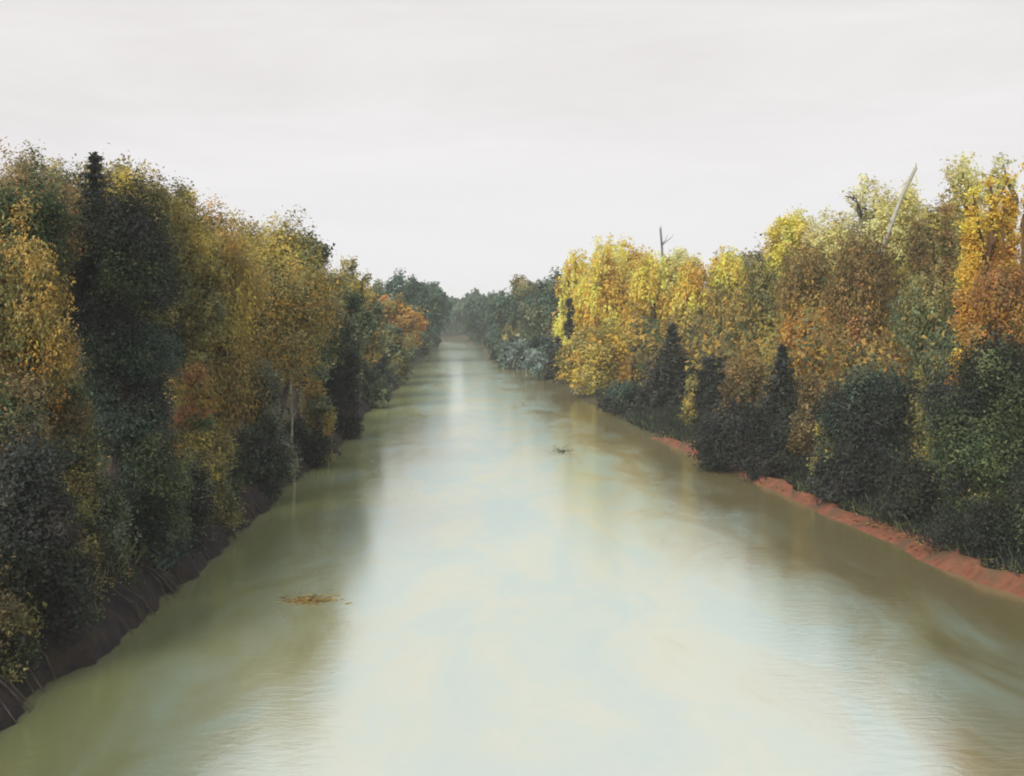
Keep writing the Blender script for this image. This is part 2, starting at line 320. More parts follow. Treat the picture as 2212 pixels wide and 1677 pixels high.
SEED = [100]
def nseed():
    SEED[0] += 1; return SEED[0]
TREES = []
def tree(name, label, cat, px, d, ytop, ybot, wpx, pals, style='round', dens=1.0, group=None, bark='bark', top=None, lean=0.0, lobes=None, stub=False, depth=0.9):
    """a tree or shrub: pals = list of palette names shared out over the lobes, top = palette of the uppermost lobes"""
    rng = np.random.default_rng(nseed())
    X, Y, zt = at(px, ytop, d); zb = at(px, ybot, d)[2]; w = wpx / F * d
    gz = ground_z(X, Y); zb = gz + 0.05 if style == 'shrub' else max(zb, gz + 0.05); h = max(zt - zb, 0.6)
    root = empty(name, (X, Y, gz)); tag(root, label, cat, group)
    ctr = np.array([X, Y, 0.0]); R = w / 2
    s = leaf_size(d)
    mat = M['leaf']; leanv = np.array([lean * h, 0, 0])
    C, Nn, cl, tubes, SP = [], [], [], [], []
    base = np.array([X, Y, gz - 0.3])
    hang = 0.0; spread = 0.32 * max(1, s / 0.13) ; elong = 1.5
    if style in ('round', 'drape', 'sparse', 'shrub', 'column'):
        if style in ('round', 'drape', 'sparse'): R *= 1.28
        if style == 'column': R *= 1.2
        nl = lobes or (9 if style == 'sparse' else 17 if style == 'shrub' else 13)
        LC, LR = [], []
        for i in range(nl):
            t = (i + 0.5) / nl
            # envelope: half width at relative height t
            if style == 'column': env = 1.0 - 0.75 * t
            elif style == 'shrub': env = math.sqrt(max(0, 1 - (t * 0.95) ** 2))
            else: env = math.sin(math.pi * (0.16 + 0.74 * t)) ** 0.7
            r = R * (0.46 if style in ('round', 'drape') else 0.40 if style == 'shrub' else 0.36) * rng.uniform(0.6, 1.3)
            if style == 'column': r = R * rng.uniform(0.5, 0.62) * (1 - 0.72 * t ** 1.5)
            r = min(r, 0.33 * h + 0.2)
            zz = zb + r * 0.7 + t * max(h - 1.6 * r, 0.1)
            a = rng.uniform(0, 2 * math.pi); q = max(0, R * env - r) * math.sqrt(rng.uniform(0.3, 1))
            LC.append(ctr + np.array([math.cos(a) * q, math.sin(a) * q * depth, zz]) + leanv * t); LR.append(r)
        LC[-1][0] = X + lean * h + rng.uniform(-0.15, 0.15) * R; LC[-1][2] = zt - LR[-1] * 0.85
        LC, LR = np.array(LC), np.array(LR)
        lp = []
        for i in range(nl):
            pn = pals[int(rng.integers(len(pals)))]
            if top and i >= nl * 0.66: pn = top
            lp.append(pn)
        area = math.pi * R * h * 0.5 * 1.2
        tot = int(min(120000, 3.7 * dens * area / (0.45 * s * s)))
        npc = 22 if style != 'sparse' else 16
        nclump = max(24, tot // npc)
        wgt = LR ** 2 / np.sum(LR ** 2)
        li = rng.choice(nl, size=nclump, p=wgt)
        dv = rng.normal(size=(nclump, 3)); dv /= np.linalg.norm(dv, axis=1, keepdims=True)
        rr = LR[li] * (0.45 + 0.6 * rng.random(nclump) ** 0.5) * (1 + 0.12 * rng.normal(size=nclump)) * np.where(rng.random(nclump) < 0.08, rng.uniform(1.05, 1.38, nclump), 1.0)
        C = LC[li] + dv * rr[:, None] * np.array([1, 1, 0.88 if style != 'drape' else 1.0])
        C[:, 2] = np.maximum(C[:, 2], gz + 0.12)
        Nn = dv
        for i in range(nclump):
            p = PAL[lp[li[i]]] if rng.random() < 0.9 else PAL[pals[int(rng.integers(len(pals)))]]
            cl.append(p[int(rng.integers(len(p)))])
        cl = np.array(cl)
        # neighbouring clumps share a tint: smooth by lobe direction patches
        if style == 'shrub' or style == 'round':
            ns = int(16 + 9 * R); add, addn, addc = [], [], []
            for _ in range(ns):
                i = int(rng.integers(nl)); dd = rng.normal(size=3); dd[2] = abs(dd[2]) * 0.9 + 0.15; dd /= np.linalg.norm(dd)
                ln_ = rng.uniform(0.3, 0.75) * min(1.9, LR[i] * 1.3); q0 = LC[i] + dd * LR[i] * 0.8
                dr = dd * 0.6 + np.array([rng.normal() * .2, rng.normal() * .2, 0.75]); p = PAL[lp[i]][int(rng.integers(len(PAL[lp[i]])))]
                for q in np.linspace(0.2, 1, 6): add.append(q0 + dr * ln_ * q); addn.append(dd); addc.append(p)
            C = np.concatenate([C, np.array(add)]); Nn = np.concatenate([Nn, np.array(addn)]); cl = np.concatenate([cl, np.array(addc)])
        patch = (np.floor(C / (0.9 + 0.02 * d)).astype(int) * np.array([73, 179, 283])).sum(1) % 97
        pt = np.random.default_rng(SEED[0] + 7).uniform(0.74, 1.26, 97)
        cl = cl * pt[patch][:, None]
        if style in ('drape', 'column'): hang = min(2.6, 0.16 * h) if style == 'drape' else 0.0
        spread = np.clip(0.09 * R, 0.16, 0.5) * (1.0 if style != 'sparse' else 0.8)
        if style == 'drape': elong = 1.6
        V, c = make_leaves(rng, C, Nn, cl, npc, spread, s, hang, elong)
        V[:, 2] = np.maximum(V[:, 2], gz + 0.02 + 0.0 * V[:, 2])
        # trunk and limbs
        tr = np.clip(0.018 * (zt - gz), 0.03, 0.32)
        if style == 'shrub':
            for i in range(min(nl, 7)):
                tubes.append(tube(limb_path(rng, base + np.array([rng.uniform(-.2, .2), rng.uniform(-.2, .2), 0]), LC[i]), np.linspace(tr * 0.8 + 0.01, tr * 0.2, 6), 5))
        else:
            tp = LC[-1] * np.array([1, 1, 1]); tpath = limb_path(rng, base, tp, 9, 0.03)
            tubes.append(tube(tpath, np.linspace(tr, tr * 0.18, 9) * np.array([1.35] + [1] * 8), 8))
            for i in range(nl - 1):
                k = int(np.clip(np.searchsorted(tpath[:, 2], LC[i][2] - LR[i] * 1.6), 1, 6))
                e = LC[i] + np.array([0, 0, LR[i] * 0.5])
                lpth = limb_path(rng, tpath[k], e, 6, 0.08); tubes.append(tube(lpth, np.linspace(tr * 0.5, tr * 0.1, 6), 5))
                if style == 'sparse' or d < 60:
                    for _ in range(4):
                        dd = rng.normal(size=3); dd /= np.linalg.norm(dd); dd[2] = abs(dd[2])
                        tubes.append(tube(limb_path(rng, lpth[int(rng.integers(2, 5))], LC[i] + dd * LR[i] * 1.1, 4, 0.06), np.linspace(tr * 0.2, tr * 0.05, 4), 4))
    elif style == 'conifer':
        mat = M['needle']
        tr = np.clip(0.017 * (zt - gz), 0.04, 0.3)
        top_p = np.array([X + lean * h, Y, zt])
        tubes.append(tube(limb_path(rng, base, top_p, 9, 0.01), np.linspace(tr, 0.02, 9), 8))
        ntier = int(np.clip(h / 0.3, 12, 40))
        for k in range(ntier):
            t = (k + 0.3) / ntier; z = zb + t * h; rad = R * (1 - t) ** 0.95 * rng.uniform(0.78, 1.12) + 0.03
            nb = int(np.clip(6 + rad * 3, 5, 13)); a0 = rng.uniform(0, 6.28)
            c0 = np.array([X + lean * (z - zb), Y, z])
            for b in range(nb):
                a = a0 + b * 2 * math.pi / nb + rng.uniform(-.2, .2); rl = rad * rng.uniform(0.55, 1.28)
                tip = c0 + np.array([math.cos(a) * rl, math.sin(a) * rl, -0.28 * rl + 0.1])
                if b % 2 == 0: tubes.append(tube([c0, (c0 + tip) / 2 + [0, 0, .06 * rl], tip], [tr * 0.22, tr * 0.15, tr * .06], 4))
                ns = max(3, int(rl / 0.2))
                for q in np.linspace(0.15, 1, ns):
                    C.append(c0 + (tip - c0) * q + np.array([rng.normal() * .08, rng.normal() * .08, -0.06])); Nn.append((math.cos(a) * .4, math.sin(a) * .4, 0.9))
                    SP.append(0.25 + 0.75 * min(1, (1 - t) * 2.2)); p = PAL[pals[int(rng.integers(len(pals)))]]; cl.append(p[int(rng.integers(len(p)))])
        for q in np.linspace(0.45, 1.0, 40):                                     # needles close round the leader
            C.append(np.array([X + lean * h * q, Y, zb + q * h - 0.05])); Nn.append((rng.normal() * .5, -0.5, 0.5)); SP.append(0.2 + 1.3 * (1 - q)); cl.append(PAL[pals[0]][int(rng.integers(3))])
        C, Nn, cl = np.array(C), np.array(Nn), np.array(cl)
        tot = int(min(80000, 6 * dens * (R * h) / (0.5 * s * s))); npc = int(np.clip(tot / len(C), 5, 70))
        V, c = make_leaves(rng, C, Nn, cl, npc, np.clip(0.07 * R, 0.12, 0.3) * np.repeat(np.array(SP), npc)[:, None], s, 0, 2.4)
        V[:, 2] = np.maximum(V[:, 2], gz + 0.03)
    tv, tq = join_tubes(tubes)
    shr = style == 'shrub'
    mesh_np('stems' if shr else 'trunk', tv, 4, M[bark], root, idx=tq, loc=(X, Y, gz), smooth=True)
    mesh_np('foliage' if shr else 'crown', V, 3, mat, root, colors=c, loc=(X, Y, gz))
    TREES.append((name, len(V) // 3))
    return root

# ---- left bank, near to far
T = tree
T('broadleaf_tree', 'dusty olive tree with brownish crown at the far left edge, crown highest on left bank', 'tree', 62, 37, 346, 620, 190, ['dusty', 'mixed', 'olive'], top='dusty')
T('broadleaf_tree', 'dense dark green rounded tree at left edge below the dusty olive crown', 'tree', 55, 33.5, 398, 620, 190, ['green', 'mixed'], top='green')
T('broadleaf_tree', 'green tree with orange and yellow leaf patches, leftmost on the left bank', 'tree', 50, 31.5, 500, 860, 250, ['ochre', 'olive', 'mixed', 'ochre_orange', 'olive'], 'drape')
T('broadleaf_tree', 'olive tree half cut off by the left edge of view', 'tree', -150, 36, 360, 800, 300, ['mixed', 'olive'])
T('conifer_tree', 'tall slim dark conifer whose spire tops the left treeline', 'tree', 194, 41, 330, 700, 190, ['dark', 'slate'], 'conifer', lean=0.03)
T('broadleaf_tree', 'broad blackish tree, darkest and widest mass on the left bank', 'tree', 265, 38, 425, 980, 215, ['dark', 'slate', 'plum', 'teal', 'green'], dens=1.1, bark='bark_dark')
T('broadleaf_tree', 'olive crowned tree just right of the dark conifer spire', 'tree', 265, 46, 362, 700, 150, ['olive', 'olive_yellow'], top='olive_yellow')
T('broadleaf_tree', 'dark green tree with grey brown top behind the blackish tree', 'tree', 320, 48, 392, 760, 150, ['green', 'olive', 'dark'])
T('broadleaf_tree', 'olive tree with bright yellow top tufts, right of the blackish tree', 'tree', 405, 50, 420, 820, 140, ['olive', 'olive_yellow', 'green'], top='olive_yellow')
T('broadleaf_tree', 'ochre tree with orange patches in the middle of the left bank', 'tree', 492, 54, 482, 890, 230, ['ochre', 'olive_yellow', 'olive', 'ochre'], 'drape')
T('broadleaf_tree', 'wide golden ochre tree beside the dark round tree on left bank', 'tree', 598, 62, 494, 830, 220, ['ochre', 'olive', 'ochre'], top='olive_yellow')
T('broadleaf_tree', 'dark green capped tree at the right shoulder of the left bank woods', 'tree', 672, 72, 524, 820, 130, ['green_grey', 'olive', 'green'], top='green')
T('broadleaf_tree', 'grey green tree sloping down to the river on the left bank', 'tree', 722, 84, 600, 840, 130, ['green_grey', 'green', 'grey_green'])
T('shrub', 'plum black bush below the grey green tree at the river bend', 'shrub', 728, 82, 715, 950, 130, ['plum', 'dark', 'slate'], 'shrub')
T('broadleaf_tree', 'olive yellow tree left of the orange tree at the left bend', 'tree', 782, 122, 640, 800, 90, ['olive', 'ochre', 'grey_green'])
T('broadleaf_tree', 'bright orange ochre tree low beside the left river bend', 'tree', 850, 165, 655, 765, 110, ['ochre_orange', 'ochre', 'ochre'], 'round')
T('shrub', 'olive bush below the orange tree at the left bend', 'shrub', 838, 150, 715, 810, 110, ['green_grey', 'olive'], 'shrub')
T('shrub', 'low blue green bush at the waterline of the left bend', 'shrub', 800, 128, 765, 860, 110, ['teal', 'green_grey', 'slate'], 'shrub')
# rear row on the left
T('broadleaf_tree', 'olive tree rising behind the dusty olive one at the left', 'tree', 130, 47, 364, 800, 180, ['olive', 'dusty'])
T('broadleaf_tree', 'rear olive brown tree between dark spire and yellow tufts', 'tree', 350, 57, 415, 800, 180, ['olive', 'olive_brown', 'green'])
T('broadleaf_tree', 'rear ochre tree behind the middle of the left bank', 'tree', 455, 66, 462, 830, 180, ['ochre', 'olive'])
T('broadleaf_tree', 'rear olive tree behind the golden ochre one on the left', 'tree', 555, 76, 490, 830, 170, ['olive', 'ochre'], top='olive_yellow')
T('broadleaf_tree', 'rear grey green tree behind the dark green capped one', 'tree', 640, 88, 512, 830, 140, ['olive', 'green_grey'])
T('broadleaf_tree', 'rear yellowish tree showing behind the left shoulder', 'tree', 745, 108, 588, 830, 100, ['olive_yellow', 'green_grey'], top='olive_yellow')
for i, (px, d, yt, w, p, lab) in enumerate([(872, 205, 735, 70, 'teal', 'small teal bush on the left shore below the blue green round tree'), (905, 262, 722, 60, 'green_grey', 'small grey green bush on the far left shore'),
        (932, 345, 712, 50, 'blue_green', 'small far bush on the left shore close to the gap'), (800, 112, 800, 90, 'green_grey', 'grey green bush at the left waterline where the bank bends')]):
    T('shrub', lab, 'shrub', px, d, yt, 800, w, [p], 'shrub', group='bushes on the far shores')
# left bank shrubs
T('shrub', 'teal green shrub below the blackish tree on the left bank', 'shrub', 330, 37.5, 945, 1060, 230, ['teal', 'green', 'dark'], 'shrub')
T('shrub', 'orange brown shrub between the blackish tree and the ochre trees', 'shrub', 425, 46, 795, 960, 120, ['rust', 'ochre', 'rust'], 'shrub')
T('shrub', 'yellow olive shrub under the orange brown shrub', 'shrub', 440, 44.5, 895, 1030, 160, ['olive_yellow', 'olive', 'green'], 'shrub')
T('shrub', 'lacy grey green shrub beside the thin pale trunks', 'shrub', 570, 55, 800, 990, 140, ['grey_green', 'slate', 'grey_green'], 'shrub', dens=0.6)
T('shrub', 'ochre twiggy shrub right of the thin pale trunks', 'shrub', 688, 68, 835, 960, 100, ['ochre', 'olive', 'green_grey'], 'shrub', dens=0.8)
T('shrub', 'teal shrub overhanging the water in mid left bank', 'shrub', 560, 53, 930, 1060, 190, ['teal', 'green', 'dark'], 'shrub')
T('shrub', 'blackish shrub leaning over the water below the pale trunks', 'shrub', 655, 67, 930, 1030, 170, ['plum', 'slate'], 'shrub')
T('shrub', 'blackish shrub at the waterline nearest the left bend', 'shrub', 745, 84, 900, 965, 80, ['plum', 'slate'], 'shrub')
T('shrub', 'dark grey shrub hanging over the mud edge on mid left bank', 'shrub', 405, 41.5, 1005, 1130, 190, ['plum', 'dark', 'grey_green'], 'shrub')
T('shrub', 'dark olive shrub at left edge under the orange patched tree', 'shrub', 40, 29.5, 815, 1000, 220, ['dark', 'green', 'brown'], 'shrub')
T('shrub', 'brown green shrub with ochre flecks near left edge', 'shrub', 145, 33, 830, 1010, 170, ['olive', 'green', 'brown'], 'shrub')
T('shrub', 'blackish wide shrub at left edge of the near bank', 'shrub', 60, 28, 950, 1160, 300, ['plum', 'dark', 'slate'], 'shrub')
T('shrub', 'grey green shrub full of pale twigs in the near left bank', 'shrub', 200, 34.3, 1030, 1220, 250, ['grey_green', 'dark', 'green'], 'shrub')
T('shrub', 'grey olive low shrub at the near left mud edge', 'shrub', 325, 39.5, 1065, 1180, 150, ['grey_green', 'plum', 'dark'], 'shrub')
T('shrub', 'ochre leaved small bush on the near left bank', 'shrub', 75, 28.6, 1165, 1290, 120, ['ochre', 'olive', 'ochre'], 'shrub')
T('shrub', 'olive green shrub beside the ochre leaved small bush', 'shrub', 135, 30, 1185, 1330, 160, ['green', 'olive', 'green_grey'], 'shrub')
T('shrub', 'dark olive shrub at the lower left edge', 'shrub', -20, 26.5, 1190, 1400, 200, ['dark', 'olive', 'brown'], 'shrub')
T('shrub', 'olive shrub at water edge in the lower left corner', 'shrub', -10, 26.5, 1320, 1480, 170, ['dark', 'green', 'dark'], 'shrub')

# ---- far river
F_ = 'far trees closing the river'
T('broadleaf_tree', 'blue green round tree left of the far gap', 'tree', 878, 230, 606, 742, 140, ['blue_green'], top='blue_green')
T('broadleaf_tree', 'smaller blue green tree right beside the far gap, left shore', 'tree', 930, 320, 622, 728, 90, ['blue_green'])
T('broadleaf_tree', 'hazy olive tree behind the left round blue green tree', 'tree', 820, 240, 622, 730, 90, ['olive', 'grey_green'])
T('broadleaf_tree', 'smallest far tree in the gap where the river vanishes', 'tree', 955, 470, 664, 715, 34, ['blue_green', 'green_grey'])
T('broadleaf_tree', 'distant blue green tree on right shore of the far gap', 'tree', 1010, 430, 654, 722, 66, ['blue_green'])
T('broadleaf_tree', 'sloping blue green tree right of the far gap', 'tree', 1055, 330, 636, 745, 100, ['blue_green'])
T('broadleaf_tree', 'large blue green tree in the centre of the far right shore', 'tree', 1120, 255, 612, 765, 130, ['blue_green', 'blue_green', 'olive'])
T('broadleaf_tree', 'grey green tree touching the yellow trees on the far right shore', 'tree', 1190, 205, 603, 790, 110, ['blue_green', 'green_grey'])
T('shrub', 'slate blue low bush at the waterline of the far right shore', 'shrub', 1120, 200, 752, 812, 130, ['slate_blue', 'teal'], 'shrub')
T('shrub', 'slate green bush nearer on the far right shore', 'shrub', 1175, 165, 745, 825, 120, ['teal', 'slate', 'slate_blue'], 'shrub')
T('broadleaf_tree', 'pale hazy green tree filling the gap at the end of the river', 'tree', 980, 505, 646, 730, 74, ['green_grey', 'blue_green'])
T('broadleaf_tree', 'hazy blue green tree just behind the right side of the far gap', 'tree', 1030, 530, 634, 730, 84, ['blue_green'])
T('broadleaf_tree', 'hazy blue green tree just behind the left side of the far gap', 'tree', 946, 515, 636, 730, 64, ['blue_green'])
# ---- right bank, far to near
T('broadleaf_tree', 'pale bright yellow tree at the left end of the right bank', 'tree', 1238, 160, 540, 760, 80, ['bright'], 'drape')
T('broadleaf_tree', 'golden yellow tree with flat hanging foliage, tallest at the left end of the right bank', 'tree', 1318, 142, 506, 790, 140, ['gold', 'bright', 'gold'], 'drape', top='bright')
T('broadleaf_tree', 'yellow tree behind the slate coloured snag', 'tree', 1408, 132, 545, 780, 110, ['gold', 'olive_yellow'], 'drape', top='bright')
T('shrub', 'brown black bush wedged beside the yellow trees at the far right', 'shrub', 1240, 148, 655, 735, 56, ['plum'], 'shrub')
T('shrub', 'plum bush at the waterline below the yellow trees', 'shrub', 1218, 150, 745, 835, 70, ['plum', 'slate'], 'shrub')
T('broadleaf_tree', 'low yellow olive tree in front of the golden yellow tree', 'tree', 1290, 126, 715, 855, 140, ['olive_yellow', 'olive_yellow', 'gold'], 'round')
T('broadleaf_tree', 'olive yellow tree right of the slate coloured snag', 'tree', 1490, 118, 560, 820, 120, ['olive_yellow', 'ochre', 'olive_yellow'], 'drape', top='gold')
T('broadleaf_tree', 'bright yellow topped tree behind the olive ones on right bank', 'tree', 1565, 120, 528, 760, 110, ['bright', 'olive_yellow'], 'drape', top='bright')
T('broadleaf_tree', 'olive yellow tree above the dark pointed conifer', 'tree', 1565, 104, 600, 850, 130, ['olive_yellow', 'ochre', 'olive'], 'drape')
T('broadleaf_tree', 'olive domed tree in the middle of the right bank', 'tree', 1640, 94, 552, 830, 140, ['ochre', 'olive_yellow', 'ochre'], 'drape', top='olive')
T('broadleaf_tree', 'dusty olive and bright yellow tree peeking above the right bank middle', 'tree', 1702, 105, 470, 700, 110, ['bright', 'olive_yellow'], top='bright')
T('broadleaf_tree', 'ochre tree with olive cap in the right bank middle', 'tree', 1745, 84, 512, 860, 150, ['ochre', 'ochre_orange', 'ochre'], 'drape', top='olive_brown')
T('broadleaf_tree', 'pale olive yellow tree between the brown capped trees and the sky', 'tree', 1800, 100, 480, 700, 130, ['olive_yellow', 'pale_gold'], top='pale_gold', dens=0.7)
T('broadleaf_tree', 'orange ochre tree with a brown dome, broadest on the right bank', 'tree', 1862, 74, 478, 900, 190, ['ochre_orange', 'rust', 'ochre'], 'drape', top='olive_brown')
T('broadleaf_tree', 'dark olive narrow tree right of the brown dome', 'tree', 1985, 68, 478, 720, 80, ['olive_brown', 'olive'], 'column', top='olive_brown')
T('broadleaf_tree', 'pale yellow sparse tree left of the leaning grey trunk', 'tree', 1880, 92, 385, 560, 130, ['pale', 'pale_gold'], 'sparse', dens=0.35)
T('broadleaf_tree', 'pale olive sparse tree right of the leaning grey trunk', 'tree', 2075, 80, 340, 560, 150, ['pale', 'pale_gold', 'olive_yellow'], 'sparse', dens=0.45)
T('broadleaf_tree', 'faint pale sparse tree above the spiky golden poplars', 'tree', 2160, 78, 335, 520, 80, ['pale', 'pale_gold'], 'sparse', dens=0.3)
T('broadleaf_tree', 'yellow olive tree filling the space below the leaning grey trunk', 'tree', 1940, 82, 430, 700, 150, ['olive_yellow', 'pale_gold', 'olive'], dens=0.8, top='pale_gold')
T('broadleaf_tree', 'reddish brown narrow tree left of the golden poplars', 'tree', 2045, 60, 446, 760, 70, ['rust_top', 'olive'], 'column', bark='bark_brown')
T('broadleaf_tree', 'olive green tree with pale flecks under the reddish brown one', 'tree', 2000, 58, 590, 960, 180, ['green_grey', 'olive', 'olive'], 'drape')
for i, (px, yt, lab) in enumerate([(2098, 410, 'golden spiky poplar, leftmost of those at the right edge'), (2140, 382, 'golden spiky poplar standing second in the row at the right edge'),
                                   (2180, 376, 'tallest golden spiky poplar at the right edge'), (2225, 350, 'golden poplar half cut off by the right edge of view')]):
    T('poplar_tree', lab, 'tree', px, 47 + i * 1.2, yt, 860, 72, ['orange_top', 'ochre_orange', 'gold'], 'column', group='golden poplars at the right edge', top='gold', bark='bark_brown', lobes=16, dens=1.2)
T('broadleaf_tree', 'rusty orange tree low behind dark shrubs at the right edge', 'tree', 2170, 45, 560, 880, 150, ['rust', 'ochre_orange', 'rust'], 'drape')
T('broadleaf_tree', 'olive tree outside the right edge of the poplars', 'tree', 2330, 47, 380, 900, 200, ['ochre', 'olive'], 'drape')
T('broadleaf_tree', 'rear yellow tree behind the golden yellow trees', 'tree', 1360, 160, 540, 760, 130, ['olive_yellow', 'gold'], top='bright')
T('broadleaf_tree', 'rear pale yellow tree right behind the snag', 'tree', 1465, 145, 560, 760, 120, ['olive_yellow', 'bright'], top='pale_gold')
T('broadleaf_tree', 'rear olive tree behind the olive domed tree on the right', 'tree', 1620, 125, 555, 780, 150, ['olive', 'olive_yellow'])
T('broadleaf_tree', 'rear ochre tree behind the ochre tree with olive cap', 'tree', 1760, 108, 530, 800, 150, ['ochre', 'olive'])
T('broadleaf_tree', 'rear olive tree behind the broad orange ochre tree', 'tree', 1890, 100, 480, 760, 160, ['olive_yellow', 'olive_brown'])
T('broadleaf_tree', 'rear olive yellow tree behind the reddish brown narrow tree', 'tree', 2030, 76, 460, 760, 150, ['olive_yellow', 'olive'])
for i, (px, d, yt, w, p, lab) in enumerate([(1075, 285, 728, 70, 'teal', 'teal bush low on the far right shore beside the large blue green tree'), (1042, 400, 716, 50, 'blue_green', 'small far bush on the right shore close to the gap')]):
    T('shrub', lab, 'shrub', px, d, yt, 800, w, [p], 'shrub', group='bushes on the far shores')
# right dark understorey
T('conifer_tree', 'dark pointed conifer, farthest of the dark ones on the right bank', 'tree', 1452, 100, 700, 935, 183, ['slate', 'dark', 'plum'], 'conifer', dens=1.2)
T('shrub', 'dark green low bush at the waterline left of the dark pointed conifer', 'shrub', 1345, 104, 840, 905, 122, ['teal', 'dark'], 'shrub')
T('shrub', 'yellow olive small shrub right of the dark pointed conifer', 'shrub', 1500, 84, 815, 925, 56, ['olive_yellow', 'olive'], 'shrub')
T('shrub', 'dark shrub between the yellow olive small shrub and brown shrub', 'shrub', 1545, 82, 780, 960, 122, ['plum', 'slate'], 'shrub')
T('shrub', 'olive brown shrub above the widest dark shrub on right bank', 'shrub', 1608, 76, 770, 930, 130, ['brown', 'olive_brown'], 'shrub')
T('conifer_tree', 'dark blue green conifer behind the olive brown shrub', 'tree', 1690, 70, 745, 1010, 170, ['slate', 'dark'], 'conifer', dens=1.2)
T('shrub', 'widest blackish shrub over the clay in the middle of the right bank', 'shrub', 1620, 65.5, 895, 1055, 256, ['slate', 'plum', 'dark'], 'shrub', dens=1.2)
T('shrub', 'brown shrub between two blackish shrubs on the right bank', 'shrub', 1755, 64, 830, 1000, 100, ['brown', 'olive_brown'], 'shrub')
T('shrub', 'pale green weedy shrub reaching down to the red clay', 'shrub', 1790, 58, 920, 1045, 76, ['green_grey', 'olive_yellow'], 'shrub', dens=0.8)
T('broadleaf_tree', 'dark green tree left of the yellow green patch on near right bank', 'tree', 1880, 57, 800, 1080, 195, ['dark', 'slate', 'teal'], dens=1.2)
T('shrub', 'blackish shrub hanging over the red clay, second nearest on right', 'shrub', 1850, 53, 985, 1095, 244, ['plum', 'slate'], 'shrub')
T('broadleaf_tree', 'yellow green mottled tree between two dark trees near right', 'tree', 2030, 52, 740, 1050, 150, ['olive', 'olive_yellow', 'green_grey'], 'drape')
T('broadleaf_tree', 'dark green tree at the right edge below the poplars', 'tree', 2140, 43.5, 735, 1080, 231, ['green', 'dark', 'slate'], dens=1.2)
T('shrub', 'plum dark shrub behind the red clay corner on near right', 'shrub', 1985, 47.5, 1010, 1140, 231, ['plum', 'dark'], 'shrub')
T('shrub', 'olive mottled shrub above the nearest blackish shrub at right', 'shrub', 2110, 43, 1040, 1170, 207, ['olive', 'dark', 'green'], 'shrub')
T('shrub', 'nearest blackish shrub at the right edge over red clay', 'shrub', 2125, 41, 1115, 1235, 256, ['plum', 'dark', 'slate'], 'shrub')
T('shrub', 'dark green shrub cut by the right edge of view', 'shrub', 2235, 39.5, 1000, 1230, 207, ['dark', 'green'], 'shrub')

T('shrub', 'blackish ragged shrub spilling over the clay to the water in mid right bank', 'shrub', 1592, 66, 930, 1030, 190, ['plum', 'slate'], 'shrub')
T('shrub', 'small blackish shrub at the water beside the pale green weedy shrub', 'shrub', 1660, 60.5, 985, 1060, 110, ['plum', 'dark'], 'shrub')
T('shrub', 'low blackish shrub at the water right of the pale green weedy shrub', 'shrub', 1812, 52.5, 1020, 1110, 110, ['plum', 'slate'], 'shrub')
# ------------------------------------------------------------------ bare trunks
def bare_trunk(name, label, px, py0, py1, px1, d, wpx, mat, twigs=0, cat='tree'):
    rng = np.random.default_rng(nseed())
    p1 = np.array(at(px1, py1, d)); pm = np.array(at(px, py0, d))
    sl = (p1 - pm) / (p1[2] - pm[2]); gz0 = ground_z(pm[0], pm[1])
    b = pm + sl * (gz0 - 0.3 - pm[2]); gz = ground_z(b[0], b[1]); b[2] = gz - 0.3
    r = wpx / F * d / 2
    n = 10; t = np.linspace(0, 1, n)[:, None]
    P = b + (p1 - b) * t + rng.normal(size=(n, 3)) * r * 0.5 * np.array([1, 1, 0]); 
    root = empty(name, (b[0], b[1], gz)); tag(root, label, cat)
    v, q = tube(P, np.linspace(r * 1.5, r * 0.75, n) , 9)
    # splintered top
    ts = [(v, q)]
    for k in range(3):
        a = rng.uniform(0, 6.28); o = np.array([math.cos(a), math.sin(a), 0]) * r * 0.4
        ts.append(tube([P[-1] + o - [0, 0, r], P[-1] + o * 1.2 + [0, 0, r * rng.uniform(1, 3)]], [r * 0.4, r * 0.06], 5))
    v, q = join_tubes(ts)
    mesh_np('trunk', v, 4, M[mat], root, idx=q, loc=(b[0], b[1], gz), smooth=True)
    for k in range(twigs):
        i = int(rng.integers(n // 2, n - 1)); dv = rng.normal(size=3); dv[2] = abs(dv[2]) * 0.8 + 0.3; dv /= np.linalg.norm(dv)
        tv, tq = tube(limb_path(rng, P[i], P[i] + dv * r * rng.uniform(6, 14), 5, 0.1), np.linspace(r * 0.45, r * 0.1, 5), 5)
        mesh_np('limb', tv, 4, M[mat], root, idx=tq, loc=(b[0], b[1], gz), smooth=True)
bare_trunk('dead_trunk', 'pale grey leaning bare trunk rising above the right treetops', 1952, 425, 362, 1978, 78, 10, 'bark_grey', 3)
bare_trunk('dead_trunk', 'thin slate coloured snag standing above the yellow trees', 1432, 590, 494, 1427, 139, 6, 'bark_slate', 4)
bare_trunk('birch_trunk', 'thin pale bare trunk by the lacy grey green shrub, the taller one', 632, 935, 815, 628, 60, 5, 'bark_pale', 3)
bare_trunk('birch_trunk', 'thin pale bare trunk, shorter and left of its twin', 600, 925, 850, 606, 57, 4, 'bark_pale', 3)
for i, (px, y1, lab) in enumerate([(2092, 450, 'thin brown pole trunk at left of the golden poplars'), (2163, 492, 'thin brown pole trunk between the golden poplars'), (2205, 470, 'thin brown pole trunk at the right edge among the golden poplars')]):
    bare_trunk('bare_pole_tree', lab, px, 640, y1, px + 3, 47, 6, 'bark_brown')

